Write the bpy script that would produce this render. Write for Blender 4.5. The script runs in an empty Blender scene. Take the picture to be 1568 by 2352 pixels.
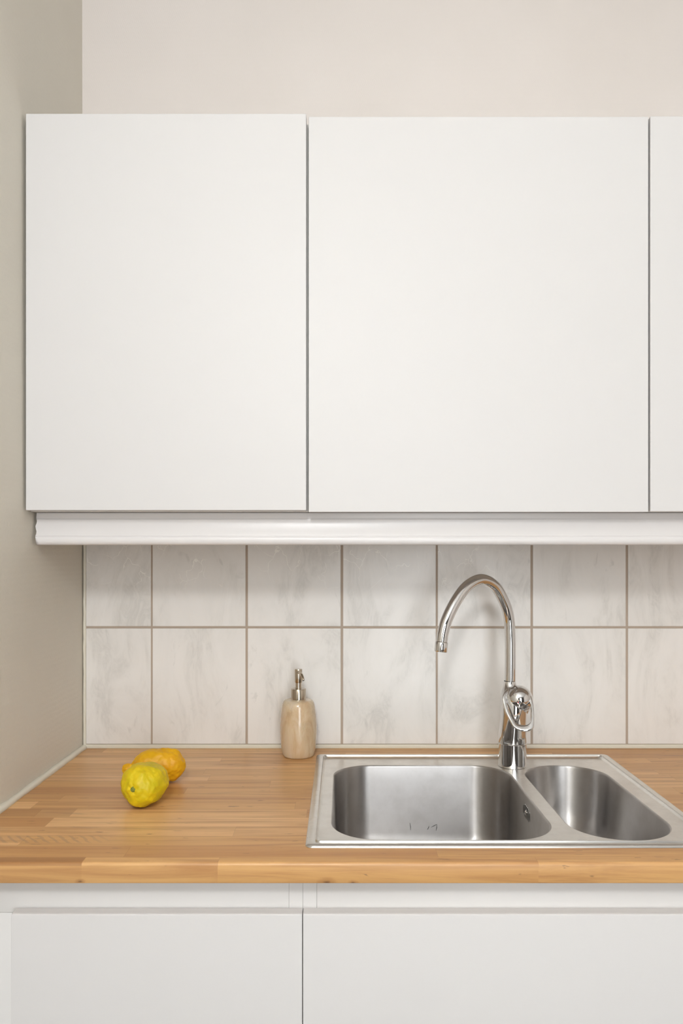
import bpy, bmesh, math, random
from mathutils import Vector, Matrix, noise

# ------------------------------------------------------------------ camera, light, exposure
S = bpy.context.scene
C = S.collection
EYE_Z, CAM_D, F = 1.3126, 1.6127, 1735.0      # eye height, distance to the tiles, focal length in px
cd = bpy.data.cameras.new('camera'); cam = bpy.data.objects.new('camera', cd); C.objects.link(cam)
cam.location = (0, -CAM_D, EYE_Z); cam.rotation_euler = (math.radians(90), 0, 0)
cd.sensor_fit = 'HORIZONTAL'; cd.sensor_width = 36; cd.lens = F / 1568 * 36
cd.shift_y = 99 / 1568; cd.shift_x = -1 / 1568; cd.clip_start = 0.01
S.camera = cam
S.view_settings.view_transform = 'Standard'; S.view_settings.look = 'None'
S.view_settings.gamma = 1; S.view_settings.use_curve_mapping = False
S.view_settings.exposure = -0.12
w = bpy.data.worlds.new('world'); S.world = w; w.use_nodes = True
w.node_tree.nodes['Background'].inputs[0].default_value = (0.9, 0.95, 1, 1)
w.node_tree.nodes['Background'].inputs[1].default_value = 0.5

RX, RY, RZ = 2.3, -3.5, 2.62                    # room: right wall, wall behind the camera, ceiling
WX = (0.18, 0.98); WZ = (0.12, 2.30)            # glazed balcony door in the wall behind the camera

def area(name, loc, rot, sx, sy, power, col):
    l = bpy.data.lights.new(name, 'AREA'); l.shape = 'RECTANGLE'; l.size = sx; l.size_y = sy
    l.energy = power; l.color = col
    o = bpy.data.objects.new(name, l); C.objects.link(o); o.location = loc; o.rotation_euler = rot
    return o
area('window_daylight', ((WX[0]+WX[1])/2, RY+0.03, (WZ[0]+WZ[1])/2), (math.radians(90), 0, 0),
     WX[1]-WX[0]-0.1, WZ[1]-WZ[0]-0.1, 39, (0.91, 0.957, 1.0))
LX, LY, LZ = -0.12, -2.25, 2.12                   # unseen globe lamp, added to brighten the ceiling and upper wall
FILL_LAMP = 92.0                                      # glow of the added globe

# ------------------------------------------------------------------ helpers
def link(name, bm, m, parent=None, smooth=35, kind=None):
    bmesh.ops.recalc_face_normals(bm, faces=bm.faces)
    if smooth:
        lim = math.radians(smooth)
        for f in bm.faces: f.smooth = True
        for e in bm.edges:
            if len(e.link_faces) == 2:
                if e.calc_face_angle(0) > lim: e.smooth = False
    me = bpy.data.meshes.new(name); bm.to_mesh(me); bm.free()
    me.materials.append(m)
    o = bpy.data.objects.new(name, me); C.objects.link(o)
    if parent:
        o.parent = parent; o.matrix_parent_inverse = Matrix.Translation(-parent.location)
    if kind: o['kind'] = kind
    return o
def thing(name, label, cat, loc=(0, 0, 0), group=None):
    o = bpy.data.objects.new(name, None); C.objects.link(o); o.location = loc
    o.empty_display_size = 0.05
    return tag(o, label, cat, group)
def tag(o, label, cat, group=None):
    o['label'] = label; o['category'] = cat
    if group: o['group'] = group
    return o
def at(px, py, Y):
    """photo direction (px, py) followed to the depth plane Y"""
    d = Y + CAM_D
    return Vector(((px - 785) * d / F, Y, EYE_Z - (py - 1275) * d / F))
def box(bm, x0, x1, y0, y1, z0, z1, bev=0, seg=2):
    t = bmesh.new()
    bmesh.ops.create_cube(t, size=1)
    for v in t.verts:
        v.co = Vector(((x0+x1)/2 + v.co.x*(x1-x0), (y0+y1)/2 + v.co.y*(y1-y0), (z0+z1)/2 + v.co.z*(z1-z0)))
    if bev: bmesh.ops.bevel(t, geom=list(t.edges), offset=bev, segments=seg, profile=0.5, affect='EDGES', clamp_overlap=True)
    me = bpy.data.meshes.new('t'); t.to_mesh(me); t.free(); bm.from_mesh(me); bpy.data.meshes.remove(me)
    return bm
def loft(bm, rings, cap0=False, cap1=False, closed=False):
    vs = [[bm.verts.new(p) for p in r] for r in rings]
    n = len(rings[0]); m = len(vs)
    for i in range(m if closed else m-1):
        a, b = vs[i], vs[(i+1) % m]
        for j in range(n):
            bm.faces.new((a[j], a[(j+1) % n], b[(j+1) % n], b[j]))
    if cap0: bm.faces.new(vs[0])
    if cap1: bm.faces.new(vs[-1])
    return vs
def lathe(bm, prof, c=(0, 0, 0), n=64, axis=None, cap0=True, cap1=True):
    """prof = [(radius, height)] about the vertical (or the given axis) through c"""
    M = Matrix.Identity(3) if axis is None else Vector((0, 0, 1)).rotation_difference(Vector(axis)).to_matrix()
    c = Vector(c)
    rings = [[c + M @ Vector((r*math.cos(2*math.pi*j/n), r*math.sin(2*math.pi*j/n), h)) for j in range(n)] for r, h in prof]
    loft(bm, rings, cap0, cap1)
    return bm
def tube(bm, pts, rad, n=24, caps=True, closed=False):
    """round tube along points; rad a number or a list"""
    pts = [Vector(p) for p in pts]; N = len(pts)
    if not hasattr(rad, '__len__'): rad = [rad]*N
    T = []
    for i in range(N):
        a = pts[(i-1) % N] if closed else pts[max(i-1, 0)]
        b = pts[(i+1) % N] if closed else pts[min(i+1, N-1)]
        T.append((b-a).normalized())
    u = T[0].orthogonal().normalized(); rings = []
    for i in range(N):
        if i: u = T[i-1].rotation_difference(T[i]) @ u
        u = (u - T[i]*u.dot(T[i])).normalized(); v = T[i].cross(u)
        rings.append([pts[i] + rad[i]*(u*math.cos(2*math.pi*j/n) + v*math.sin(2*math.pi*j/n)) for j in range(n)])
    loft(bm, rings, caps and not closed, caps and not closed, closed)
    return bm
def catmull(P, per=8, closed=False):
    P = [Vector(p) for p in P]; N = len(P); out = []
    g = (lambda i: P[i % N]) if closed else (lambda i: P[min(max(i, 0), N-1)])
    for i in range(N if closed else N-1):
        a, b, c, d = g(i-1), g(i), g(i+1), g(i+2)
        for k in range(per):
            t = k/per
            out.append(0.5*((2*b) + (c-a)*t + (2*a-5*b+4*c-d)*t*t + (3*b-a-3*c+d)*t**3))
    if not closed: out.append(P[-1])
    return out
def rrect(x0, x1, y0, y1, r, z, n=14):
    pts = []
    for cx, cy, a0 in ((x1-r, y1-r, 0), (x0+r, y1-r, 90), (x0+r, y0+r, 180), (x1-r, y0+r, 270)):
        for k in range(n+1):
            a = math.radians(a0 + 90*k/n)
            zz = z(cy + r*math.sin(a)) if callable(z) else z
            pts.append(Vector((cx + r*math.cos(a), cy + r*math.sin(a), zz)))
    return pts

# ------------------------------------------------------------------ node helpers and materials
class NT:
    def __init__(s, name):
        s.m = bpy.data.materials.new(name); s.m.use_nodes = True
        s.t = s.m.node_tree; s.b = s.t.nodes['Principled BSDF']
    def n(s, typ, **kw):
        nd = s.t.nodes.new(typ)
        for k, v in kw.items():
            if k[0] == 'i' and k[1:].isdigit(): s.set(nd.inputs[int(k[1:])], v)
            elif k.startswith('s_'): s.set(nd.inputs[k[2:].replace('_', ' ')], v)
            else: setattr(nd, k, v)
        return nd
    def set(s, sock, v):
        if hasattr(v, 'is_output'): s.t.links.new(v, sock)
        elif isinstance(v, bpy.types.Node): s.t.links.new(v.outputs[0], sock)
        else: sock.default_value = v
    def math(s, op, a, b=0.0, c=0.0, clamp=False):
        nd = s.t.nodes.new('ShaderNodeMath'); nd.operation = op; nd.use_clamp = clamp
        for i, v in enumerate((a, b, c)): s.set(nd.inputs[i], v)
        return nd.outputs[0]
    def mix(s, f, a, b, blend='MIX'):
        nd = s.t.nodes.new('ShaderNodeMix'); nd.data_type = 'RGBA'; nd.blend_type = blend
        s.set(nd.inputs[0], f); s.set(nd.inputs[6], a); s.set(nd.inputs[7], b)
        return nd.outputs[2]
    def ramp(s, f, stops):
        nd = s.t.nodes.new('ShaderNodeValToRGB'); s.set(nd.inputs[0], f)
        e = nd.color_ramp.elements
        while len(e) < len(stops): e.new(0.5)
        for i, (p, c) in enumerate(stops):
            e[i].position = p; e[i].color = c if len(c) == 4 else (*c, 1)
        return nd.outputs[0]
    def step(s, v, lo, hi):
        nd = s.t.nodes.new('ShaderNodeMapRange'); nd.interpolation_type = 'SMOOTHSTEP'
        s.set(nd.inputs[0], v); nd.inputs[1].default_value = lo; nd.inputs[2].default_value = hi
        return nd.outputs[0]
    def pos(s):
        g = s.t.nodes.new('ShaderNodeNewGeometry'); x = s.t.nodes.new('ShaderNodeSeparateXYZ')
        s.t.links.new(g.outputs['Position'], x.inputs[0]); return g.outputs['Position'], x.outputs
    def vec(s, x, y, z):
        nd = s.t.nodes.new('ShaderNodeCombineXYZ')
        for i, v in enumerate((x, y, z)): s.set(nd.inputs[i], v)
        return nd.outputs[0]
    def scale(s, v, sc, loc=(0, 0, 0), rot=(0, 0, 0)):
        nd = s.t.nodes.new('ShaderNodeMapping'); s.set(nd.inputs[0], v)
        nd.inputs['Scale'].default_value = sc; nd.inputs['Location'].default_value = loc
        nd.inputs['Rotation'].default_value = rot
        return nd.outputs[0]
    def noise(s, v, sc, det=3, rough=0.5, dist=0):
        nd = s.t.nodes.new('ShaderNodeTexNoise'); s.set(nd.inputs['Vector'], v)
        nd.inputs['Scale'].default_value = sc; nd.inputs['Detail'].default_value = det
        nd.inputs['Roughness'].default_value = rough; nd.inputs['Distortion'].default_value = dist
        return nd.outputs[0]
    def bump(s, h, strength=0.3, dist=0.001):
        nd = s.t.nodes.new('ShaderNodeBump'); nd.inputs['Strength'].default_value = strength
        nd.inputs['Distance'].default_value = dist; s.set(nd.inputs['Height'], h)
        s.t.links.new(nd.outputs[0], s.b.inputs['Normal'])
    def p(s, **kw):
        for k, v in kw.items(): s.set(s.b.inputs[k.replace('_', ' ')], v)
        return s.m

def lin(r, g, b):
    f = lambda c: (c/255/12.92) if c/255 <= 0.04045 else ((c/255+0.055)/1.055)**2.4
    return (f(r), f(g), f(b), 1)

def m_plain(name, col, rough, metal=0.0, var=0.04, nsc=30.0, bump=0.0, coat=0.0, coat_r=0.1):
    T = NT(name); P, _ = T.pos()
    nz = T.noise(P, nsc, 3)
    c = T.mix(T.math('MULTIPLY', nz, var*4), col, (col[0]*0.85, col[1]*0.85, col[2]*0.85, 1))
    T.p(Base_Color=c, Roughness=rough, Metallic=metal, Coat_Weight=coat, Coat_Roughness=coat_r)
    if bump: T.bump(nz, bump, 0.0006)
    return T.m

def m_wallpaper(name, col, amt):
    """painted woven wallpaper: little slanted threads in rows"""
    T = NT(name); P, X = T.pos()
    wob = T.noise(P, 9, 2)
    run = T.math('ADD', T.math('ADD', X[1], X[0]), T.math('MULTIPLY', T.noise(P, 40, 2), 0.009))
    zz = T.math('ADD', X[2], T.math('MULTIPLY', T.noise(P, 14, 2), 0.006))
    a = T.math('SINE', T.math('MULTIPLY', T.math('ADD', run, T.math('MULTIPLY', zz, 0.35)), 2*math.pi/0.0042))
    b = T.math('SINE', T.math('MULTIPLY', zz, 2*math.pi/0.0105))
    fine = T.noise(T.scale(P, (260, 260, 150)), 1.0, 3)
    mask = T.step(T.noise(P, 3.0, 2), 0.32, 0.62)
    h = T.math('ADD', T.math('MULTIPLY', T.math('MULTIPLY', a, T.math('ADD', b, 1.1)), 0.16),
               T.math('ADD', T.math('MULTIPLY', b, 0.16), T.math('MULTIPLY', fine, 1.1)))
    h = T.math('MULTIPLY', h, T.math('ADD', T.math('MULTIPLY', mask, 0.6), 0.4))
    big = T.noise(P, 2.2, 3)
    c = T.mix(T.step(big, 0.3, 0.75), col, (col[0]*0.95, col[1]*0.945, col[2]*0.935, 1))
    T.p(Base_Color=c, Roughness=0.62)
    T.bump(h, amt, 0.0012)
    return T.m

TX0, TP, TZ, TH = -0.4061, 0.20285, 1.1583, 0.2515   # tile grid: a vertical joint, pitch, level joint, course
def m_tile():
    T = NT('glazed_marbled_tile'); P, X = T.pos()
    ix = T.math('FLOOR', T.math('DIVIDE', T.math('SUBTRACT', X[0], TX0), TP))
    iz = T.math('FLOOR', T.math('DIVIDE', T.math('SUBTRACT', X[2], TZ), TH))
    Q = T.vec(T.math('ADD', X[0], T.math('MULTIPLY', iz, 0.37)), T.math('MULTIPLY', ix, 0.61), T.math('ADD', X[2], T.math('MULTIPLY', ix, 0.113)))
    R = T.scale(Q, (1.0, 1.0, 0.42), rot=(0, math.radians(38), 0))
    cloud = T.noise(R, 11, 5, 0.62, 0.7)
    vein = T.noise(R, 26, 6, 0.62, 1.6)
    v = T.math('SUBTRACT', 1.0, T.math('MULTIPLY', T.math('ABSOLUTE', T.math('SUBTRACT', vein, 0.5)), 9.0), clamp=True)
    v = T.math('MULTIPLY', v, T.step(cloud, 0.5, 0.66))
    c = T.mix(T.step(cloud, 0.36, 0.72), lin(230, 226, 221), lin(220, 216, 210))
    c = T.mix(T.math('MULTIPLY', v, 0.28), c, lin(176, 173, 167))
    blot = T.step(T.noise(R, 34, 4, 0.6, 0.9), 0.63, 0.74)
    c = T.mix(T.math('MULTIPLY', blot, 0.26), c, lin(172, 170, 164))
    # pale crazing lines near the top of the upper course
    D = T.n('ShaderNodeVectorMath', operation='ADD'); T.set(D.inputs[0], Q)
    nn = T.n('ShaderNodeTexNoise'); T.set(nn.inputs['Vector'], Q); nn.inputs['Scale'].default_value = 40
    sc = T.n('ShaderNodeVectorMath', operation='SCALE'); T.set(sc.inputs[0], nn.outputs['Color']); sc.inputs['Scale'].default_value = 0.03
    T.set(D.inputs[1], sc.outputs[0])
    vo = T.n('ShaderNodeTexVoronoi', feature='DISTANCE_TO_EDGE'); T.set(vo.inputs['Vector'], T.scale(D.outputs[0], (1, 1, 0.55), rot=(0, math.radians(25), 0))); vo.inputs['Scale'].default_value = 26
    line = T.math('SUBTRACT', 1.0, T.step(vo.outputs['Distance'], 0.004, 0.016))
    msk = T.math('MULTIPLY', T.step(X[2], 1.215, 1.30), T.math('MULTIPLY', T.step(T.noise(Q, 16, 2), 0.47, 0.55), T.math('SUBTRACT', 1.0, T.step(X[0], 0.20, 0.42))))
    c = T.mix(T.math('MULTIPLY', T.math('MULTIPLY', line, msk), 0.85), c, lin(246, 243, 236))
    T.p(Base_Color=c, Roughness=0.38, Coat_Weight=0.25, Coat_Roughness=0.22)
    T.bump(T.noise(P, 7, 2), 0.12, 0.002)
    return T.m

def m_wood():
    T = NT('oiled_butcher_block_wood'); P, X = T.pos()
    SW = 0.0388
    # on the top the staves are counted by depth; the front edge belongs to the front stave
    dep = T.math('MAXIMUM', T.math('SUBTRACT', -0.0005, X[1]), 0.0)
    yy = T.math('SUBTRACT', T.math('MINIMUM', dep, 0.5985), 0.0375)
    row = T.math('FLOOR', T.math('DIVIDE', yy, SW))
    fr = T.math('FRACT', T.math('DIVIDE', T.math('ADD', yy, SW*4), SW))
    wn = T.n('ShaderNodeTexWhiteNoise', noise_dimensions='1D'); T.set(wn.inputs['W'], T.math('ADD', row, 7.3))
    L = 0.43
    u = T.math('DIVIDE', T.math('ADD', X[0], T.math('MULTIPLY', wn.outputs[0], 1.9)), L)
    col_i = T.math('FLOOR', u); fu = T.math('FRACT', T.math('ADD', u, 40))
    wc = T.n('ShaderNodeTexWhiteNoise', noise_dimensions='2D'); T.set(wc.inputs['Vector'], T.vec(row, col_i, 0))
    rnd = wc.outputs['Value']
    off = T.math('MULTIPLY', rnd, 17.0)
    G = T.vec(T.math('MULTIPLY', X[0], 3.0), T.math('ADD', T.math('MULTIPLY', X[1], 55.0), off), T.math('MULTIPLY', X[2], 55.0))
    grain = T.noise(G, 1.0, 6, 0.6, 0.8)
    G2 = T.vec(T.math('MULTIPLY', X[0], 14.0), T.math('ADD', T.math('MULTIPLY', X[1], 420.0), off), T.math('MULTIPLY', X[2], 420.0))
    fine = T.noise(G2, 1.0, 3, 0.6)
    base = T.ramp(rnd, [(0.0, lin(192, 141, 86)), (0.35, lin(207, 159, 101)), (0.7, lin(217, 170, 112)), (1.0, lin(226, 181, 126))])
    c = T.mix(T.step(grain, 0.35, 0.8), base, lin(172, 121, 74))
    c = T.mix(T.math('MULTIPLY', T.step(fine, 0.45, 0.8), 0.22), c, lin(178, 132, 90))
    # small dark flecks and grey-brown mineral streaks
    K = T.vec(T.math('MULTIPLY', X[0], 26.0), T.math('MULTIPLY', X[1], 130.0), T.math('MULTIPLY', X[2], 90.0))
    fleck = T.step(T.noise(K, 1.0, 3, 0.55, 0.3), 0.665, 0.73)
    c = T.mix(T.math('MULTIPLY', fleck, 0.62), c, lin(104, 76, 52))
    K2 = T.vec(T.math('MULTIPLY', X[0], 5.0), T.math('MULTIPLY', X[1], 48.0), 3.0)
    c = T.mix(T.math('MULTIPLY', T.step(T.noise(K2, 1.0, 4, 0.6, 0.5), 0.60, 0.72), 0.30), c, lin(140, 110, 86))
    # the darker stave at the front left end
    def inside(v, lo, hi, e=0.0006):
        return T.math('MULTIPLY', T.step(v, lo-e, lo+e), T.math('SUBTRACT', 1.0, T.step(v, hi-e, hi+e)))
    dk = T.math('MULTIPLY', inside(dep, 0.581, 0.7), inside(X[0], -1, -0.349))
    top = T.step(X[2], 0.8945, 0.8975)
    c = T.mix(T.math('MULTIPLY', dk, T.math('ADD', T.math('MULTIPLY', top, 0.62), 0.12)), c, lin(150, 100, 55))
    dk2 = T.math('MULTIPLY', inside(dep, 0.382, 0.42), inside(X[0], -1, -0.43))
    c = T.mix(T.math('MULTIPLY', dk2, 0.5), c, lin(160, 112, 66))
    # the grey rippled stain along the left front
    rp = T.math('SINE', T.math('MULTIPLY', T.math('ADD', X[0], T.math('ADD', T.math('MULTIPLY', X[1], 0.9), T.math('MULTIPLY', T.noise(P, 60, 2), 0.010))), 2*math.pi/0.0152))
    rm = T.math('MULTIPLY', T.math('MULTIPLY', T.step(dep, 0.497, 0.506), T.math('SUBTRACT', 1.0, T.step(dep, 0.524, 0.534))),
                T.math('SUBTRACT', 1.0, T.step(X[0], -0.38, -0.32)))
    c = T.mix(T.math('MULTIPLY', T.math('MULTIPLY', T.step(rp, 0.0, 0.9), rm), 0.34), c, lin(136, 112, 92))
    # knots on the front edge
    for kx, kz, kr in ((-0.0205, 0.8738, 0.009), (-0.351, 0.8748, 0.005), (0.0150, 0.8730, 0.005)):
        ddx = T.math('DIVIDE', T.math('SUBTRACT', X[0], kx), 1.9); ddz = T.math('SUBTRACT', X[2], kz)
        rr = T.math('SQRT', T.math('ADD', T.math('MULTIPLY', ddx, ddx), T.math('MULTIPLY', ddz, ddz)))
        rr = T.math('ADD', rr, T.math('MULTIPLY', T.math('SUBTRACT', T.noise(P, 160, 3), 0.5), 0.003))
        c = T.mix(T.math('MULTIPLY', T.math('SUBTRACT', 1.0, T.step(rr, kr*0.35, kr)), 0.42), c, lin(150, 100, 56))
        c = T.mix(T.math('MULTIPLY', T.math('SUBTRACT', 1.0, T.step(rr, 0.0, kr*0.42)), 0.8), c, lin(92, 58, 38))
    # thin joints
    j1 = T.math('SUBTRACT', 1.0, T.step(T.math('MINIMUM', fr, T.math('SUBTRACT', 1.0, fr)), 0.0, 0.022))
    j2 = T.math('SUBTRACT', 1.0, T.step(T.math('MINIMUM', fu, T.math('SUBTRACT', 1.0, fu)), 0.0, 0.0018))
    jm = T.math('MAXIMUM', T.math('MULTIPLY', j1, 0.28), T.math('MULTIPLY', j2, 0.3))
    c = T.mix(T.math('MULTIPLY', jm, T.step(X[2], 0.893, 0.898)), c, lin(140, 98, 60))
    T.p(Base_Color=c, Roughness=T.math('ADD', 0.34, T.math('MULTIPLY', fine, 0.12)), Coat_Weight=0.15, Coat_Roughness=0.3)
    T.bump(T.math('ADD', fine, grain), 0.12, 0.0006)
    return T.m

def m_steel(name, col, rough, sx, sy, sz, amt=0.12, aniso=0.0):
    T = NT(name); P, X = T.pos()
    br = T.noise(T.scale(P, (sx, sy, sz)), 1.0, 3, 0.6)
    smear = T.noise(P, 26, 4, 0.6)
    c = T.mix(T.step(smear, 0.35, 0.8), col, (col[0]*0.88, col[1]*0.87, col[2]*0.86, 1))
    r = T.math('ADD', rough, T.math('ADD', T.math('MULTIPLY', br, amt), T.math('MULTIPLY', smear, 0.08)))
    T.p(Base_Color=c, Metallic=1.0, Roughness=r)
    T.bump(br, 0.05, 0.0004)
    if aniso:
        tg = T.n('ShaderNodeTangent', direction_type='RADIAL', axis='Z'); T.set(T.b.inputs['Tangent'], tg)
        T.b.inputs['Anisotropic'].default_value = aniso; T.b.inputs['Anisotropic Rotation'].default_value = 0.25
    return T.m

def m_marble_soap():
    T = NT('beige_banded_marble'); P, X = T.pos()
    Q = T.scale(P, (1, 1, 0.28), rot=(0, math.radians(-14), 0))
    band = T.noise(Q, 30, 5, 0.6, 1.2)
    c = T.ramp(band, [(0.3, lin(186, 156, 120)), (0.45, lin(200, 174, 140)), (0.58, lin(208, 188, 158)), (0.75, lin(202, 186, 166))])
    vn = T.noise(Q, 46, 5, 0.7, 1.5)
    v = T.math('SUBTRACT', 1.0, T.math('MULTIPLY', T.math('ABSOLUTE', T.math('SUBTRACT', vn, 0.5)), 14.0), clamp=True)
    c = T.mix(T.math('MULTIPLY', v, T.math('MULTIPLY', T.step(T.noise(P, 22, 2), 0.54, 0.68), 0.28)), c, lin(140, 124, 100))
    T.p(Base_Color=c, Roughness=0.22, Coat_Weight=0.4, Coat_Roughness=0.08, Subsurface_Weight=0.08, Subsurface_Scale=0.01)
    return T.m

def m_lemon(name, ca, cb, cc):
    T = NT(name)
    tc = T.n('ShaderNodeTexCoord'); P = tc.outputs['Object']
    n1 = T.noise(P, 22, 4, 0.6, 0.4)
    c = T.mix(T.step(n1, 0.35, 0.68), ca, cb)
    c = T.mix(T.math('MULTIPLY', T.step(T.noise(P, 60, 4), 0.6, 0.8), 0.5), c, cc)
    spot = T.step(T.noise(T.scale(P, (1, 1, 1), (3, 1, 2)), 75, 2), 0.77, 0.80)
    c = T.mix(T.math('MULTIPLY', spot, 0.6), c, lin(130, 100, 30))
    T.p(Base_Color=c, Roughness=0.52, Subsurface_Weight=0.06, Subsurface_Scale=0.006)
    vo = T.n('ShaderNodeTexVoronoi', feature='SMOOTH_F1'); T.set(vo.inputs['Vector'], P); vo.inputs['Scale'].default_value = 420
    T.bump(T.math('ADD', T.math('MULTIPLY', vo.outputs['Distance'], 0.6), T.noise(P, 120, 3)), 0.35, 0.0009)
    return T.m

ANI = 0.93
M = {}
M['wall'] = m_wallpaper('warm_white_wallpaper_paint', lin(226, 218, 212), 0.10)
M['wall_l'] = m_wallpaper('beige_woven_wallpaper_paint', lin(219, 213, 200), 0.34)
M['far'] = m_plain('dark_taupe_wall_paint', (0.06, 0.055, 0.05, 1), 0.7)
M['ceil'] = m_plain('white_ceiling_paint', (0.80, 0.79, 0.77, 1), 0.8)
M['floor'] = m_plain('brown_floor_wood', (0.06, 0.045, 0.034, 1), 0.5, var=0.1, nsc=8)
M['white'] = m_plain('white_foil_cabinet', lin(214, 211, 209), 0.5, var=0.012, nsc=3)
M['carcass'] = m_plain('white_carcass_board', lin(214, 211, 206), 0.5, var=0.02)
M['rail'] = m_plain('white_rail_board', lin(222, 219, 216), 0.45, var=0.02)
M['mould'] = m_plain('white_painted_moulding', lin(223, 219, 217), 0.32, var=0.02, bump=0.05)
M['tile'] = m_tile()
M['grout'] = m_plain('grey_beige_grout', lin(178, 162, 146), 0.85, var=0.1, nsc=60, bump=0.4)
M['caulk'] = m_plain('cream_silicone_sealant', lin(222, 216, 200), 0.4, var=0.08, nsc=40, bump=0.3)
M['wood'] = m_wood()
M['steel'] = m_steel('brushed_steel_deck', (0.74, 0.72, 0.685, 1), 0.20, 30, 700, 700)
M['bowl'] = m_steel('satin_steel_bowl', (0.52, 0.50, 0.485, 1), 0.33, 600, 600, 25, 0.06, ANI)
M['chrome'] = m_plain('polished_chrome', (0.72, 0.71, 0.70, 1), 0.035, 1.0, var=0.0)
M['nickel'] = m_steel('brushed_nickel_pump', (0.52, 0.45, 0.36, 1), 0.13, 900, 900, 60, 0.06)
M['dark'] = m_plain('dark_gap', (0.012, 0.011, 0.010, 1), 0.6, var=0)
M['scratch'] = m_plain('dark_scuff', (0.10, 0.095, 0.09, 1), 0.5, var=0)
M['soap'] = m_marble_soap()
M['lemon_a'] = m_lemon('yellow_green_lemon_skin', lin(219, 188, 2), lin(198, 180, 0), lin(222, 166, 4))
M['lemon_b'] = m_lemon('deep_yellow_lemon_skin', lin(228, 174, 0), lin(218, 156, 0), lin(234, 184, 8))
M['stem'] = m_plain('green_grey_stem', lin(120, 128, 50), 0.7, var=0.1, nsc=200)
M['red'] = m_plain('red_mark', lin(190, 40, 50), 0.3, var=0)
M['blue'] = m_plain('blue_mark', lin(60, 110, 150), 0.3, var=0)
g = NT('window_glass'); g.p(Base_Color=(1, 1, 1, 1), Roughness=0.0, Transmission_Weight=1.0, IOR=1.01); M['glass'] = g.m
lm = NT('fill_globe_glow'); lm.p(Base_Color=(0.9, 0.9, 0.88, 1), Emission_Color=(0.95, 0.98, 1.0, 1), Emission_Strength=FILL_LAMP); M['lamp'] = lm.m

# ------------------------------------------------------------------ room shell
WB, WL = 0.007, -0.552
def slab(name, x0, x1, y0, y1, z0, z1, m):
    bm = bmesh.new(); box(bm, x0, x1, y0, y1, z0, z1); return link(name, bm, M[m], kind='structure', smooth=0)
slab('wall_back', -0.66, RX+0.1, WB, WB+0.1, 0, RZ, 'wall')
bm = bmesh.new()       # left wall leans out a few millimetres towards the ceiling
box(bm, WL-0.1, WL, RY, WB+0.1, 0, RZ)
for v in bm.verts:
    if v.co.z > 1 and v.co.x > WL-0.05: v.co.x -= 0.005
link('wall_left', bm, M['wall_l'], kind='structure', smooth=0)
slab('wall_right', RX, RX+0.1, RY, WB+0.1, 0, RZ, 'wall')
slab('floor', -0.66, RX+0.1, RY-0.1, WB+0.1, -0.1, 0, 'floor')
slab('ceiling', -0.66, RX+0.1, RY-0.1, WB+0.1, RZ, RZ+0.1, 'ceil')
bm = bmesh.new()
box(bm, -0.66, WX[0], RY-0.1, RY, 0, RZ); box(bm, WX[1], RX+0.1, RY-0.1, RY, 0, RZ)
box(bm, WX[0], WX[1], RY-0.1, RY, 0, WZ[0]); box(bm, WX[0], WX[1], RY-0.1, RY, WZ[1], RZ)
link('wall_front', bm, M['far'], kind='structure', smooth=0)
bm = bmesh.new()
for a in ((WX[0], WX[0]+0.05, WZ[0], WZ[1]), (WX[1]-0.05, WX[1], WZ[0], WZ[1]), (WX[0], WX[1], WZ[0], WZ[0]+0.05), (WX[0], WX[1], WZ[1]-0.05, WZ[1])):
    box(bm, a[0], a[1], RY-0.07, RY, a[2], a[3], 0.004)
win = link('window_1', bm, M['rail'], kind='structure')
bm = bmesh.new(); box(bm, WX[0]+0.05, WX[1]-0.05, RY-0.05, RY-0.044, WZ[0]+0.05, WZ[1]-0.05)
link('window_pane', bm, M['glass'], win, smooth=0)
t = thing('fill_globe_lamp', 'unseen globe fill lamp added behind the camera', 'lamp', (LX, LY, RZ))
bm = bmesh.new(); lathe(bm, [(0.05, 0), (0.05, -0.015), (0.03, -0.03), (0.004, -0.034), (0.003, -0.04), (0.003, LZ+0.153-RZ)], (LX, LY, RZ), 32); link('fill_lamp_cord', bm, M['rail'], t)
bm = bmesh.new(); lathe(bm, [(0.13*math.sin(math.radians(a)), -0.13*math.cos(math.radians(a))) for a in range(2, 172, 5)], (LX, LY, LZ), 48); link('globe', bm, M['lamp'], t)
bm = bmesh.new(); lathe(bm, [(0.02, 0.155), (0.03, 0.15), (0.03, 0.132), (0.028, 0.128)], (LX, LY, LZ), 32); link('fill_lamp_holder', bm, M['rail'], t)

# ------------------------------------------------------------------ tiled splashback
t = thing('tile_splashback', 'grey marbled tile splashback with beige joints between worktop and wall cabinets', 'splashback', (0.4, 0, 0.905))
J = 0.0022
bm = bmesh.new()
for i in range(-1, 8):
    x0 = max(TX0 + TP*i + J, -0.5465); x1 = TX0 + TP*(i+1) - J
    dx = 0.0004*((i*7) % 3 - 1)
    for z0, z1 in ((TZ-TH+0.0025, TZ-J-0.0002), (TZ+J, TZ+TH-J)):
        box(bm, x0+dx, x1+dx, 0.0, WB, z0, z1, 0.0012, 3)
link('tiles', bm, M['tile'], t, smooth=12)
bm = bmesh.new(); box(bm, -0.5515, TX0+TP*8, 0.0016, WB-0.0002, 0.901, TZ+TH)
link('grout', bm, M['grout'], t, smooth=0)

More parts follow.
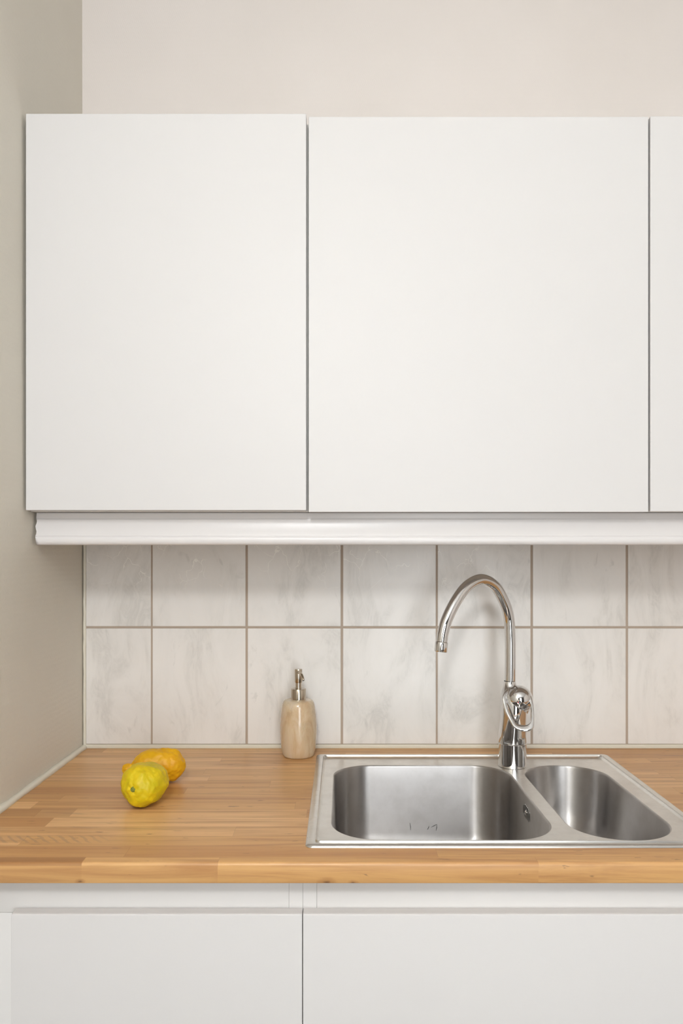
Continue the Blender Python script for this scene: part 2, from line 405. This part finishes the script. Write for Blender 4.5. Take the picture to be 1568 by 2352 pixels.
def bead(name, pts, r, m='caulk'):
    bm = bmesh.new(); pp = []
    P0, P1 = Vector(pts[0]), Vector(pts[1]); N = 60
    for k in range(N+1):
        p = P0.lerp(P1, k/N)
        p += Vector((noise.noise(p*40), noise.noise(p*40+Vector((5, 0, 0))), noise.noise(p*40+Vector((0, 9, 0)))))*0.0007
        pp.append(p)
    rr = [r*(1+0.16*noise.noise(p*30)) for p in pp]
    tube(bm, pp, rr, 14)
    return link(name, bm, M[m], kind='structure')
bead('trim_1', (( -0.5500, 0.0, 0.902), (-0.5505, -0.62, 0.902)), 0.0065)
bm = bmesh.new(); box(bm, -0.548, TX0+TP*8, -0.0015, WB, 0.9, 0.9082, 0.001)       # sealed strip under the tiles
link('trim_2', bm, M['caulk'], kind='structure')
bead('trim_3', ((-0.5495, 0.002, 0.902), (-0.5495, 0.002, 1.40)), 0.0035)

# ------------------------------------------------------------------ wall cabinets
DF = -0.297      # door faces
def wall_cabinet(label, x0, x1, z0, z1, dx0, dx1, dz0, dz1, yoff=0.0, scribe=False):
    t = thing('wall_cabinet', label, 'cabinet', ((x0+x1)/2, -0.14, z0), 'white wall cabinets in a row')
    bm = bmesh.new(); T = 0.016; yb = WB; yf = DF+0.0195
    box(bm, x0, x0+T, yf, yb, z0, z1, 0.0005); box(bm, x1-T, x1, yf, yb, z0, z1, 0.0005)
    box(bm, x0+T, x1-T, yf, yb, z0, z0+T, 0.0005); box(bm, x0+T, x1-T, yf, yb, z1-T, z1, 0.0005)
    box(bm, x0+T, x1-T, yb-0.006, yb, z0+T, z1-T)
    link('cabinet_body', bm, M['carcass'], t)
    bm = bmesh.new(); box(bm, dx0, dx1, DF+yoff, DF+0.0185+yoff, dz0, dz1, 0.0012, 3)
    link('door', bm, M['white'], t, smooth=12)
    return t
wall_cabinet('leftmost white wall cabinet, plain door fitted against the left wall', -0.5495, -0.0600, 1.3895, 2.074, -0.5502, -0.0620, 1.3905, 2.0812, -0.001)
wall_cabinet('wide middle white wall cabinet above the soap dispenser and tap', -0.0595, 0.5350, 1.3895, 2.074, -0.0582, 0.5337, 1.3877, 2.0765)
wall_cabinet('white wall cabinet cut off by the right edge of the photo', 0.5360, 1.1350, 1.3895, 2.074, 0.5372, 1.1345, 1.3885, 2.0775, 0.0005)

# pelmet moulding under the wall cabinets (profile: depth, height), left end scribed to the wallpaper
VZ = 1.3306
prof = [(-0.236, VZ+0.002), (-0.236, VZ+0.058), (-0.2525, VZ+0.058), (-0.2530, VZ+0.0485), (-0.2522, VZ+0.0472),
        (-0.2545, VZ+0.0468), (-0.2552, VZ+0.0455), (-0.2552, VZ+0.0435), (-0.2545, VZ+0.0420),
        (-0.2550, VZ+0.0385), (-0.2562, VZ+0.0340), (-0.2582, VZ+0.0290), (-0.2608, VZ+0.0240), (-0.2634, VZ+0.0200), (-0.2650, VZ+0.0165),
        (-0.2638, VZ+0.0158), (-0.2642, VZ+0.0150), (-0.2670, VZ+0.0146), (-0.2688, VZ+0.0125), (-0.2695, VZ+0.0095),
        (-0.2688, VZ+0.0060), (-0.2665, VZ+0.0028), (-0.2630, VZ+0.0008), (-0.2585, VZ+0.0), (-0.250, VZ+0.0004), (-0.242, VZ+0.0012)]
xs = [-0.5512 + 0.0006*k for k in range(4)] + [-0.54, -0.52] + [-0.5+0.1*k for k in range(17)]
rings = []
for i, x in enumerate(xs):
    ring = []
    for (y, z) in prof:
        y = -0.2525 + (y+0.2525)*0.6 if y < -0.2525 else y
        xx = x
        if i < 4:
            wv = 0.0012*math.sin((z-VZ)*330) + 0.0007*noise.noise(Vector((0, y*300, z*400)))
            xx = x + 0.0012 + wv*(1 - i/4) + max(0, -0.2535-y)*0.35*(1-i/4)
            if z < VZ+0.009: xx += (0.009-(z-VZ))*0.45*(1-i/4)
        ring.append(Vector((xx, y, z)))
    rings.append(ring)
bm = bmesh.new(); loft(bm, rings, True, True)
tag(link('pelmet_moulding', bm, M['mould'], smooth=28), 'white moulded pelmet strip running under the wall cabinets', 'moulding')

# ------------------------------------------------------------------ worktop with the sink cut-out
SX0, SX1, SY0, SY1 = -0.052, 0.5455, -0.549, -0.056
CZ, CT = 0.900, 0.0285
hx0, hx1, hy0, hy1 = SX0+0.013, SX1-0.013, SY0+0.012, SY1-0.012
bm = bmesh.new()
X0, X1, YB, YF = -0.5495, 1.6, 0.0005, -0.600
def ringrect(x0, x1, y0, y1, z): return [Vector((x0, y0, z)), Vector((x1, y0, z)), Vector((x1, y1, z)), Vector((x0, y1, z))]
r = 0.0045; outer = []
for k in range(5):
    a = math.radians(90*k/4); o_ = r*(1-math.sin(a)); outer.append(('t', o_, CZ - r*(1-math.cos(a))))
rings = [ringrect(hx0, hx1, hy0, hy1, CZ-CT), ringrect(hx0, hx1, hy0, hy1, CZ)]
rings += [ringrect(X0, X1, YF + r*(1-math.sin(math.radians(18*k))), YB, CZ - r*(1-math.cos(math.radians(18*k)))) for k in range(6)]
rings += [ringrect(X0, X1, YF, YB, CZ-CT+0.003), ringrect(X0, X1, YF+0.0009, YB, CZ-CT+0.0009), ringrect(X0, X1, YF+0.003, YB, CZ-CT)]
loft(bm, rings, closed=True)
bm.verts.ensure_lookup_table()
top = link('worktop', bm, M['wood'], smooth=30)
tag(top, 'oiled butcher block worktop of glued wooden staves carrying the sink', 'worktop')

# ------------------------------------------------------------------ base cabinets
BD = -0.580
def base_cabinet(label, x0, x1, dx0, dx1, rail_x0=None):
    t = thing('base_cabinet', label, 'cabinet', ((x0+x1)/2, -0.29, 0.0), 'white base cabinets under the worktop')
    T = 0.0192; yf = BD+0.0185; yb = -0.02; zt = CZ-CT-0.0004
    bm = bmesh.new()
    box(bm, x0, x0+T, yf+(0.0165 if rail_x0 else 0), yb, 0.1, zt, 0.0002); box(bm, x1-T, x1, yf, yb, 0.1, zt, 0.0002)
    box(bm, x0+T, x1-T, yf, yb, 0.1, 0.116); box(bm, x0+T, x1-T, yb-0.006, yb, 0.116, 0.70)
    box(bm, x0+T, x1-T, yf+0.035, yf+0.05, 0.0, 0.1)
    link('cabinet_body', bm, M['rail'], t, smooth=12)
    bm = bmesh.new(); box(bm, rail_x0 or x0+T+0.0002, x1-T-0.0002, yf-0.0001, yf+0.016, 0.8155 if rail_x0 else 0.775, zt, 0.0003)
    if rail_x0: box(bm, x0+T, x1-T-0.0002, yf-0.0001, yf+0.016, 0.775, 0.8155)
    link('top_rail', bm, M['rail'], t)
    bm = bmesh.new(); P = []       # door with a sloping finger-grip top edge
    prof = [(BD+0.018, 0.12), (BD+0.018, 0.8205), (BD+0.0165, 0.8222), (BD+0.0035, 0.8218), (BD+0.0015, 0.8212), (BD+0.0004, 0.8200), (BD, 0.818), (BD, 0.1225), (BD+0.0008, 0.1207), (BD+0.0025, 0.12)]
    loft(bm, [[Vector((xx, y, z)) for y, z in prof] for xx in (dx0, dx1)], True, True)
    ed = [e for e in bm.edges if abs(e.verts[0].co.x-e.verts[1].co.x) < 1e-6]
    bmesh.ops.bevel(bm, geom=ed, offset=0.0009, segments=2, profile=0.5, affect='EDGES', clamp_overlap=True)
    link('door', bm, M['white'], t, smooth=12)
    return t
base_cabinet('narrow white base cabinet under the bare worktop below the lemons', -0.4535, -0.0544, -0.4522, -0.0543, -0.5490)
base_cabinet('wide white base cabinet under the sink', -0.0542, 0.5458, -0.0533, 0.5445)
base_cabinet('white base cabinet beyond the sink, past the right edge of the photo', 0.5464, 1.1464, 0.5455, 1.1455)
bm = bmesh.new()
box(bm, -0.5490, -0.4540, BD+0.0185, BD+0.0345, 0.1, 0.8150, 0.0005)
tag(link('filler_panel', bm, M['rail']), 'slim white filler panel between left wall and narrow base cabinet', 'panel')

# ------------------------------------------------------------------ sink
t = thing('kitchen_sink', 'inset stainless steel sink with one large and one small bowl', 'sink', (0.25, -0.30, CZ))
def zrec(y): return 0.8978 + (SY1 - y)/(SY1-SY0)*0.0042
def sr(i, r, z): return rrect(SX0+i, SX1-i, SY0+i*0.85, SY1-i*0.72, r, z, 8)
bm = bmesh.new()
rings = [sr(0.0, 0.010, 0.9001), sr(0.0003, 0.010, 0.9012), sr(0.0012, 0.010, 0.9022), sr(0.0032, 0.009, 0.9030), sr(0.006, 0.009, 0.9036), sr(0.0125, 0.008, 0.9036),
         sr(0.0138, 0.008, 0.9032), sr(0.0148, 0.008, lambda y: zrec(y)+0.0035), sr(0.0172, 0.007, lambda y: zrec(y)+0.0009), sr(0.0186, 0.007, lambda y: zrec(y)+0.0001), sr(0.0200, 0.006, zrec)]
vs = loft(bm, rings)
BL = (-0.0165, 0.3195, -0.5235, -0.1235, 0.072)
BR = (0.3425, 0.5010, -0.5255, -0.1245, 0.0765)
loops = [vs[-1]]
for b in (BL, BR): loops.append([bm.verts.new(p) for p in rrect(*b, zrec, 14)])
edges = []
for lp in loops:
    for i in range(len(lp)):
        a, b = lp[i], lp[(i+1) % len(lp)]
        if (a.co-b.co).length < 1e-7: continue
        e = bm.edges.get((a, b)) or bm.edges.new((a, b)); edges.append(e)
bmesh.ops.triangle_fill(bm, use_beauty=True, use_dissolve=False, edges=edges, normal=(0, 0, 1))
bmesh.ops.remove_doubles(bm, verts=bm.verts, dist=1e-6)
link('sink_deck', bm, M['steel'], t, smooth=25)
def bowl(b, depth, fil, draft):
    x0, x1, y0, y1, r = b
    bm = bmesh.new(); rings = []
    for off, dz in ((0, 0), (0.0008, -0.0002), (0.0017, -0.0009), (0.0024, -0.0022), (0.0027, -0.004)):
        rings.append(rrect(x0+off, x1-off, y0+off, y1-off, r-off, lambda y, dz=dz: zrec(y)+dz, 14))
    n = 6
    for k in range(1, n+1):
        f = k/n; off = 0.0027 + draft*f; dz = -0.004 - (depth-fil-0.004)*f
        rings.append(rrect(x0+off, x1-off, y0+off, y1-off, r-off, zrec(-0.3)+dz, 14))
    for k in range(1, 11):
        a = math.radians(9*k); off = 0.0027 + draft + fil*(1-math.cos(a))
        rr = max(r-off, 0.012)
        rings.append(rrect(x0+off, x1-off, y0+off, y1-off, rr, zrec(-0.3)-(depth-fil)-fil*math.sin(a), 14))
    cx, cy = (x0+x1)/2, (y0+y1)/2
    last = rings[-1]
    for f in (0.75, 0.5, 0.3):
        rings.append([Vector((cx+(p.x-cx)*f, cy+(p.y-cy)*f, p.z-0.0015*(1-f))) for p in last])
    loft(bm, rings, False, True)
    bo = link('bowl', bm, M['bowl'], t, smooth=40)
    bm = bmesh.new(); zb = zrec(-0.3)-depth-0.001
    lathe(bm, [(0.043, 0.0), (0.042, 0.0015), (0.038, 0.002), (0.034, -0.0005), (0.012, -0.001), (0.010, 0.004), (0.003, 0.005)], (cx, cy, zb), 40)
    link('drain', bm, M['chrome'], bo)
    return bo
bl = bowl(BL, 0.158, 0.026, 0.004)
br_ = bowl(BR, 0.128, 0.050, 0.006)
for (a, b, c_, d_) in ((941, 1890, 942.5, 1907), (981, 1906, 985, 1897), (990, 1900, 1003, 1893), (1003, 1894, 1001, 1908)):
    p0, p1 = at(a, b, -0.1302), at(c_, d_, -0.1302)
    bm = bmesh.new(); tube(bm, [p0, (p0+p1)/2+Vector((0.0005, 0, 0)), p1], [0.0003, 0.0007, 0.0003], 6)
    link('scratch', bm, M['scratch'], bl)
# overflow: slits and screw on the right wall of the large bowl
bm = bmesh.new(); xw = 0.3195-0.0034
for k in range(6):
    y = -0.322 + (k-2.5)*0.0085; hh = 0.011 if 0 < k < 5 else 0.0075
    box(bm, xw-0.0012, xw+0.002, y-0.0011, y+0.0011, 0.872-hh, 0.872+hh, 0.0005)
ov = link('overflow_grille', bm, M['chrome'], bl)
bm = bmesh.new()
for k in range(6):
    y = -0.322 + (k-2.5)*0.0085; hh = 0.010 if 0 < k < 5 else 0.0065
    box(bm, xw-0.0008, xw+0.002, y+0.0014, y+0.0036, 0.872-hh, 0.872+hh)
link('slot', bm, M['dark'], bl)
bm = bmesh.new(); lathe(bm, [(0.0045, 0), (0.0045, 0.002), (0.003, 0.0035), (0.0008, 0.004)], (xw, -0.322, 0.872), 24, axis=(-1, 0, 0))
link('screw', bm, M['chrome'], bl)

# ------------------------------------------------------------------ mixer tap
FX, FY, FZ = 0.3348, -0.1275, 0.8984
t = thing('kitchen_tap', 'chrome high arched mixer tap standing between the sink bowls', 'tap', (FX, FY, FZ))
bm = bmesh.new(); R0 = 0.0272
lathe(bm, [(R0-0.001, 0), (R0, 0.0008), (R0, 0.0455), (R0-0.0006, 0.0463)], (FX, FY, FZ), 96)
link('base_collar', bm, M['chrome'], t)
bm = bmesh.new(); rings = []
# upper body: swells from the collar into a shoulder leaning forward and right under the lever cap
for z, cx, cy, rx, ry in ((0.0466, 0, 0, 0.0266, 0.0266), (0.0472, 0, 0, 0.0270, 0.0270), (0.060, 0.0, 0, 0.0268, 0.0268), (0.075, 0.0008, -0.001, 0.0262, 0.0266),
                          (0.090, 0.0016, -0.002, 0.0258, 0.0264), (0.105, 0.0024, -0.003, 0.0256, 0.0262), (0.120, 0.0028, -0.003, 0.0262, 0.0262),
                          (0.130, 0.0026, -0.002, 0.0262, 0.0262), (0.140, 0.0010, 0.0, 0.0240, 0.0240), (0.148, -0.001, 0.003, 0.0200, 0.0200),
                          (0.154, -0.0028, 0.005, 0.0155, 0.0155), (0.158, -0.0036, 0.006, 0.0128, 0.0128), (0.1635, -0.0038, 0.006, 0.0116, 0.0116), (0.1655, -0.0038, 0.006, 0.0112, 0.0112)):
    rings.append([Vector((FX+cx+rx*math.cos(2*math.pi*j/96), FY+cy+ry*math.sin(2*math.pi*j/96), FZ+z)) for j in range(96)])
loft(bm, rings, True, True); link('tap_body', bm, M['chrome'], t, smooth=50)
# spout
SXB, SYB = FX-0.0038, FY+0.006
path_px = [(1171.2, 1572), (1171.4, 1540), (1171.6, 1505), (1171.2, 1462), (1168.0, 1417), (1157.5, 1383), (1136.5, 1347), (1105, 1331), (1072, 1347), (1046, 1382), (1025.5, 1424), (1016.8, 1456), (1014.2, 1474)]
DX, DY = -0.146, -0.098
pts = []
for px, py in path_px:
    # where the line of sight meets the vertical plane of the spout
    k = (px-785)/F
    u = (k*(SYB+CAM_D) - SXB)/(DX - k*DY); Y = SYB+DY*u; d = Y+CAM_D
    pts.append(Vector((SXB+DX*u, Y, EYE_Z-(py-1275)*d/F)))
sp = catmull(pts, 10)
bm = bmesh.new(); tube(bm, sp, 0.01075, 40); so = link('spout', bm, M['chrome'], t, smooth=60)
dirn = (sp[-1]-sp[-4]).normalized(); e = sp[-1]
bm = bmesh.new(); lathe(bm, [(0.0106, -0.001), (0.0116, 0.0), (0.0119, 0.0006), (0.0119, 0.0170), (0.0114, 0.0178), (0.0092, 0.0178), (0.0090, 0.014)], e+dirn*0.001, 48, axis=dirn)
link('aerator', bm, M['chrome'], so)
bm = bmesh.new(); lathe(bm, [(0.0106, -0.0002), (0.01095, 0.0), (0.01095, 0.0005), (0.0106, 0.0007)], (SXB, SYB, FZ+0.1655), 48); link('ring', bm, M['dark'], so)
# lever cap: a dome tilted towards the viewer with a band below
cc = at(1190.5, 1606, FY-0.006); ax = Vector((0.10, -0.50, 0.86)).normalized()
bm = bmesh.new(); R = 0.0272; prof = [(0.0255, -0.019), (0.0262, -0.0185), (0.0268, -0.0120), (0.0274, -0.0085), (0.0276, -0.0075)]
for k in range(17):
    a = math.radians(-14 + 104*k/17); prof.append((R*math.cos(a), R*math.sin(a)))
prof.append((0.0006, R))
lathe(bm, prof, cc, 72, axis=ax)
cap = link('lever_cap', bm, M['chrome'], t, smooth=28)
# red and blue mark in its chrome bezel
md = (at(1191.5, 1613.5, -0.16) - cc).normalized(); mc = cc + md*(R-0.0003)
vw = (Vector((0, -CAM_D, EYE_Z))-cc).normalized()
bm = bmesh.new(); lathe(bm, [(0.0045, -0.001), (0.0045, 0.0004), (0.0038, 0.0009), (0.0032, 0.0007)], mc, 32, axis=md); link('bezel', bm, M['nickel'], cap)
for s_, mm in ((-1, 'red'), (1, 'blue')):
    side = md.cross(Vector((0, 0, 1))).normalized()*(-s_)
    side = -side if side.x*s_ < 0 else side
    bm = bmesh.new(); lathe(bm, [(0.0013, 0.0), (0.0013, 0.0004)], mc+side*0.0014+md*0.0006, 16, axis=md); link('mark', bm, M[mm], cap)
# stirrup lever: closed loop with a broad lower bow
loop = [(1177, 1580, -0.128, 3.2), (1165, 1586, -0.137, 3.6), (1157.5, 1600, -0.146, 4.2), (1159.5, 1618, -0.154, 4.3), (1165.5, 1637, -0.163, 4.0), (1173.5, 1653, -0.170, 4.2),
        (1182.5, 1666, -0.177, 5.6), (1194, 1671.5, -0.181, 6.8), (1207, 1673, -0.183, 7.4), (1218, 1668.5, -0.182, 6.6), (1222.6, 1655, -0.176, 3.6), (1222.8, 1636, -0.167, 2.9),
        (1220.5, 1616, -0.157, 3.2), (1214.5, 1598, -0.147, 3.8), (1204.5, 1585, -0.137, 3.6), (1191, 1579, -0.129, 3.2)]
P = catmull([at(a, b, y) for a, b, y, _ in loop], 10, True)
Wd = catmull([Vector((w_, 0, 0)) for *_, w_ in loop], 10, True)
cen = sum(P, Vector())/len(P)
nrm = (at(1207, 1673, -0.183)-at(1184, 1580, -0.128)).cross(at(1222, 1640, -0.165)-at(1160, 1620, -0.155)).normalized()
rings = []
for i in range(len(P)):
    T_ = (P[(i+1) % len(P)]-P[i-1]).normalized(); b_ = T_.cross(nrm).normalized(); c_ = b_.cross(T_).normalized()
    hw = Wd[i].x*0.00088; ht = 0.0025
    ring = []
    for j in range(20):
        a = 2*math.pi*j/20; ca, sa = math.cos(a), math.sin(a)
        sgn = lambda v: (1 if v >= 0 else -1)
        ring.append(P[i] + b_*hw*sgn(ca)*abs(ca)**0.65 + c_*ht*sgn(sa)*abs(sa)**0.65)
    rings.append(ring)
bm = bmesh.new(); loft(bm, rings, closed=True); link('lever', bm, M['chrome'], t, smooth=60)

# ------------------------------------------------------------------ soap dispenser
DXc, DYc = -0.0895, -0.0575
t = thing('soap_dispenser', 'beige marble soap dispenser with metal pump by the tiles left of sink', 'soap dispenser', (DXc, DYc, CZ))
bm = bmesh.new()
pf = [(0.0285, 0.0), (0.0305, 0.0010), (0.0322, 0.004), (0.0345, 0.014), (0.0362, 0.028), (0.0376, 0.046), (0.0379, 0.058), (0.0372, 0.074), (0.0360, 0.088),
      (0.0343, 0.100), (0.0326, 0.1075), (0.0300, 0.1125), (0.0262, 0.1150), (0.0210, 0.1162), (0.0120, 0.1168)]
z_ = catmull([Vector((r_, 0, h_)) for r_, h_ in pf], 3)
lathe(bm, [(p.x, p.z) for p in z_], (DXc, DYc, CZ), 72); link('bottle', bm, M['soap'], t, smooth=60)
pump = None
bm = bmesh.new(); lathe(bm, [(0.0158, 0.1160), (0.0158, 0.1168), (0.0153, 0.1172), (0.0153, 0.1372), (0.0148, 0.1380), (0.0070, 0.1384)], (DXc, DYc, CZ), 56)
link('collar', bm, M['nickel'], t)
bm = bmesh.new(); lathe(bm, [(0.0062, 0.138), (0.0062, 0.1500), (0.0074, 0.1506), (0.0076, 0.1512), (0.0078, 0.1770), (0.0074, 0.1780), (0.0010, 0.1784)], (DXc, DYc, CZ), 48)
ph = link('pump_head', bm, M['nickel'], t)
nz = catmull([(DXc, DYc-0.004, CZ+0.172), (DXc+0.003, DYc-0.012, CZ+0.1725), (DXc+0.0075, DYc-0.023, CZ+0.1705), (DXc+0.0105, DYc-0.030, CZ+0.1655), (DXc+0.012, DYc-0.0335, CZ+0.160)], 6)
bm = bmesh.new(); tube(bm, nz, [0.0034-0.0012*i/(len(nz)-1) for i in range(len(nz))], 20); nzo = link('nozzle', bm, M['nickel'], ph)
dd = (nz[-1]-nz[-2]).normalized()
bm = bmesh.new(); lathe(bm, [(0.0017, 0), (0.0017, 0.0003)], nz[-1], 16, axis=dd); link('nozzle_opening', bm, M['dark'], nzo)

# ------------------------------------------------------------------ lemons
def lemon(label, mat, c, axis, prof, seed, amp=1.0, dips=()):
    """prof = [(position along the axis, radius)] from the nipple to the stem end"""
    axis = Vector(axis).normalized(); c = Vector(c)
    Mx = Vector((0, 0, 1)).rotation_difference(axis).to_matrix()
    pr = catmull([Vector((r_, 0, z)) for z, r_ in prof], 8)
    bm = bmesh.new(); n = 120; rings = []; s = Vector((seed, seed*2.3, 0))
    for q in pr[1:-1]:
        ring = []
        for j in range(n):
            a = 2*math.pi*j/n; r_ = max(q.x, 0.0004)
            p = Vector((r_*math.cos(a), r_*math.sin(a), q.z))
            w_ = min(1, r_/0.016)
            l_ = noise.noise(p*26+s)*0.085 + noise.noise(p*62+s)*0.050 + noise.noise(p*140+s)*0.026 + noise.noise(p*300+s)*0.010
            l_ += 0.02*math.cos(5*a+seed+noise.noise(p*30)*2)*min(1, max(0, abs(q.z)-0.018)/0.015)
            f = 1 + l_*amp*(0.35+0.65*w_)
            ring.append(Vector((p.x*f, p.y*f, p.z*(1+0.4*l_*amp))))
        rings.append(ring)
    loft(bm, rings, True, True)
    for v in bm.verts:
        for (dp, dep, wd) in dips:
            g_ = math.exp(-((v.co-Vector(dp)).length/wd)**2)
            v.co *= 1 - dep*g_
        v.co = Mx @ v.co
    cz = CZ - min(v.co.z for v in bm.verts)
    end = sum((v.co for v in list(bm.verts)[-n:]), Vector())/n
    o = link('lemon', bm, M[mat], smooth=80); o.location = (c.x, c.y, cz)
    tag(o, label, 'lemon')
    return o, end, cz
c1 = (-0.3245, -0.3640); ax1 = (-0.254, -0.966, 0.05)
l1, end, cz = lemon('greenish yellow lemon in front, its stem end towards the camera', 'lemon_a', (*c1, 0), ax1,
    [(-0.044, 0.0), (-0.042, 0.009), (-0.036, 0.0195), (-0.024, 0.0285), (-0.008, 0.0340), (0.008, 0.0350), (0.021, 0.0325), (0.030, 0.0265), (0.0350, 0.0205), (0.0375, 0.0150), (0.0400, 0.0105), (0.0402, 0.0056), (0.0390, 0.0)],
    3.1, 1.3, dips=(((0.014, -0.012, 0.038), 0.06, 0.006),))
bm = bmesh.new(); an = Vector(ax1).normalized()
lathe(bm, [(0.0050, -0.002), (0.0048, 0.0006), (0.0036, 0.0014), (0.0030, 0.0030), (0.0022, 0.0036), (0.0006, 0.0034)], Vector((c1[0], c1[1], cz))+end, 20, axis=an)
for v in bm.verts: v.co += Vector((noise.noise(v.co*300), noise.noise(v.co*300+Vector((4, 0, 0))), 0))*0.0006
for v in bm.verts: v.co -= l1.location
so_ = link('stem', bm, M['stem']); so_.parent = l1
lemon('deep yellow knobbly lemon lying behind the greenish one', 'lemon_b', (-0.3355, -0.2440, 0), (0.965, 0.14, 0.07),
    [(-0.0620, 0.0), (-0.0608, 0.0056), (-0.0565, 0.0096), (-0.0500, 0.0104), (-0.0445, 0.0092), (-0.0400, 0.0125), (-0.0335, 0.0205), (-0.022, 0.0268), (-0.008, 0.0302), (0.008, 0.0312), (0.022, 0.0298), (0.033, 0.0265), (0.041, 0.0215), (0.047, 0.0145), (0.0500, 0.0070), (0.0505, 0.0)],
    8.4, 1.6)
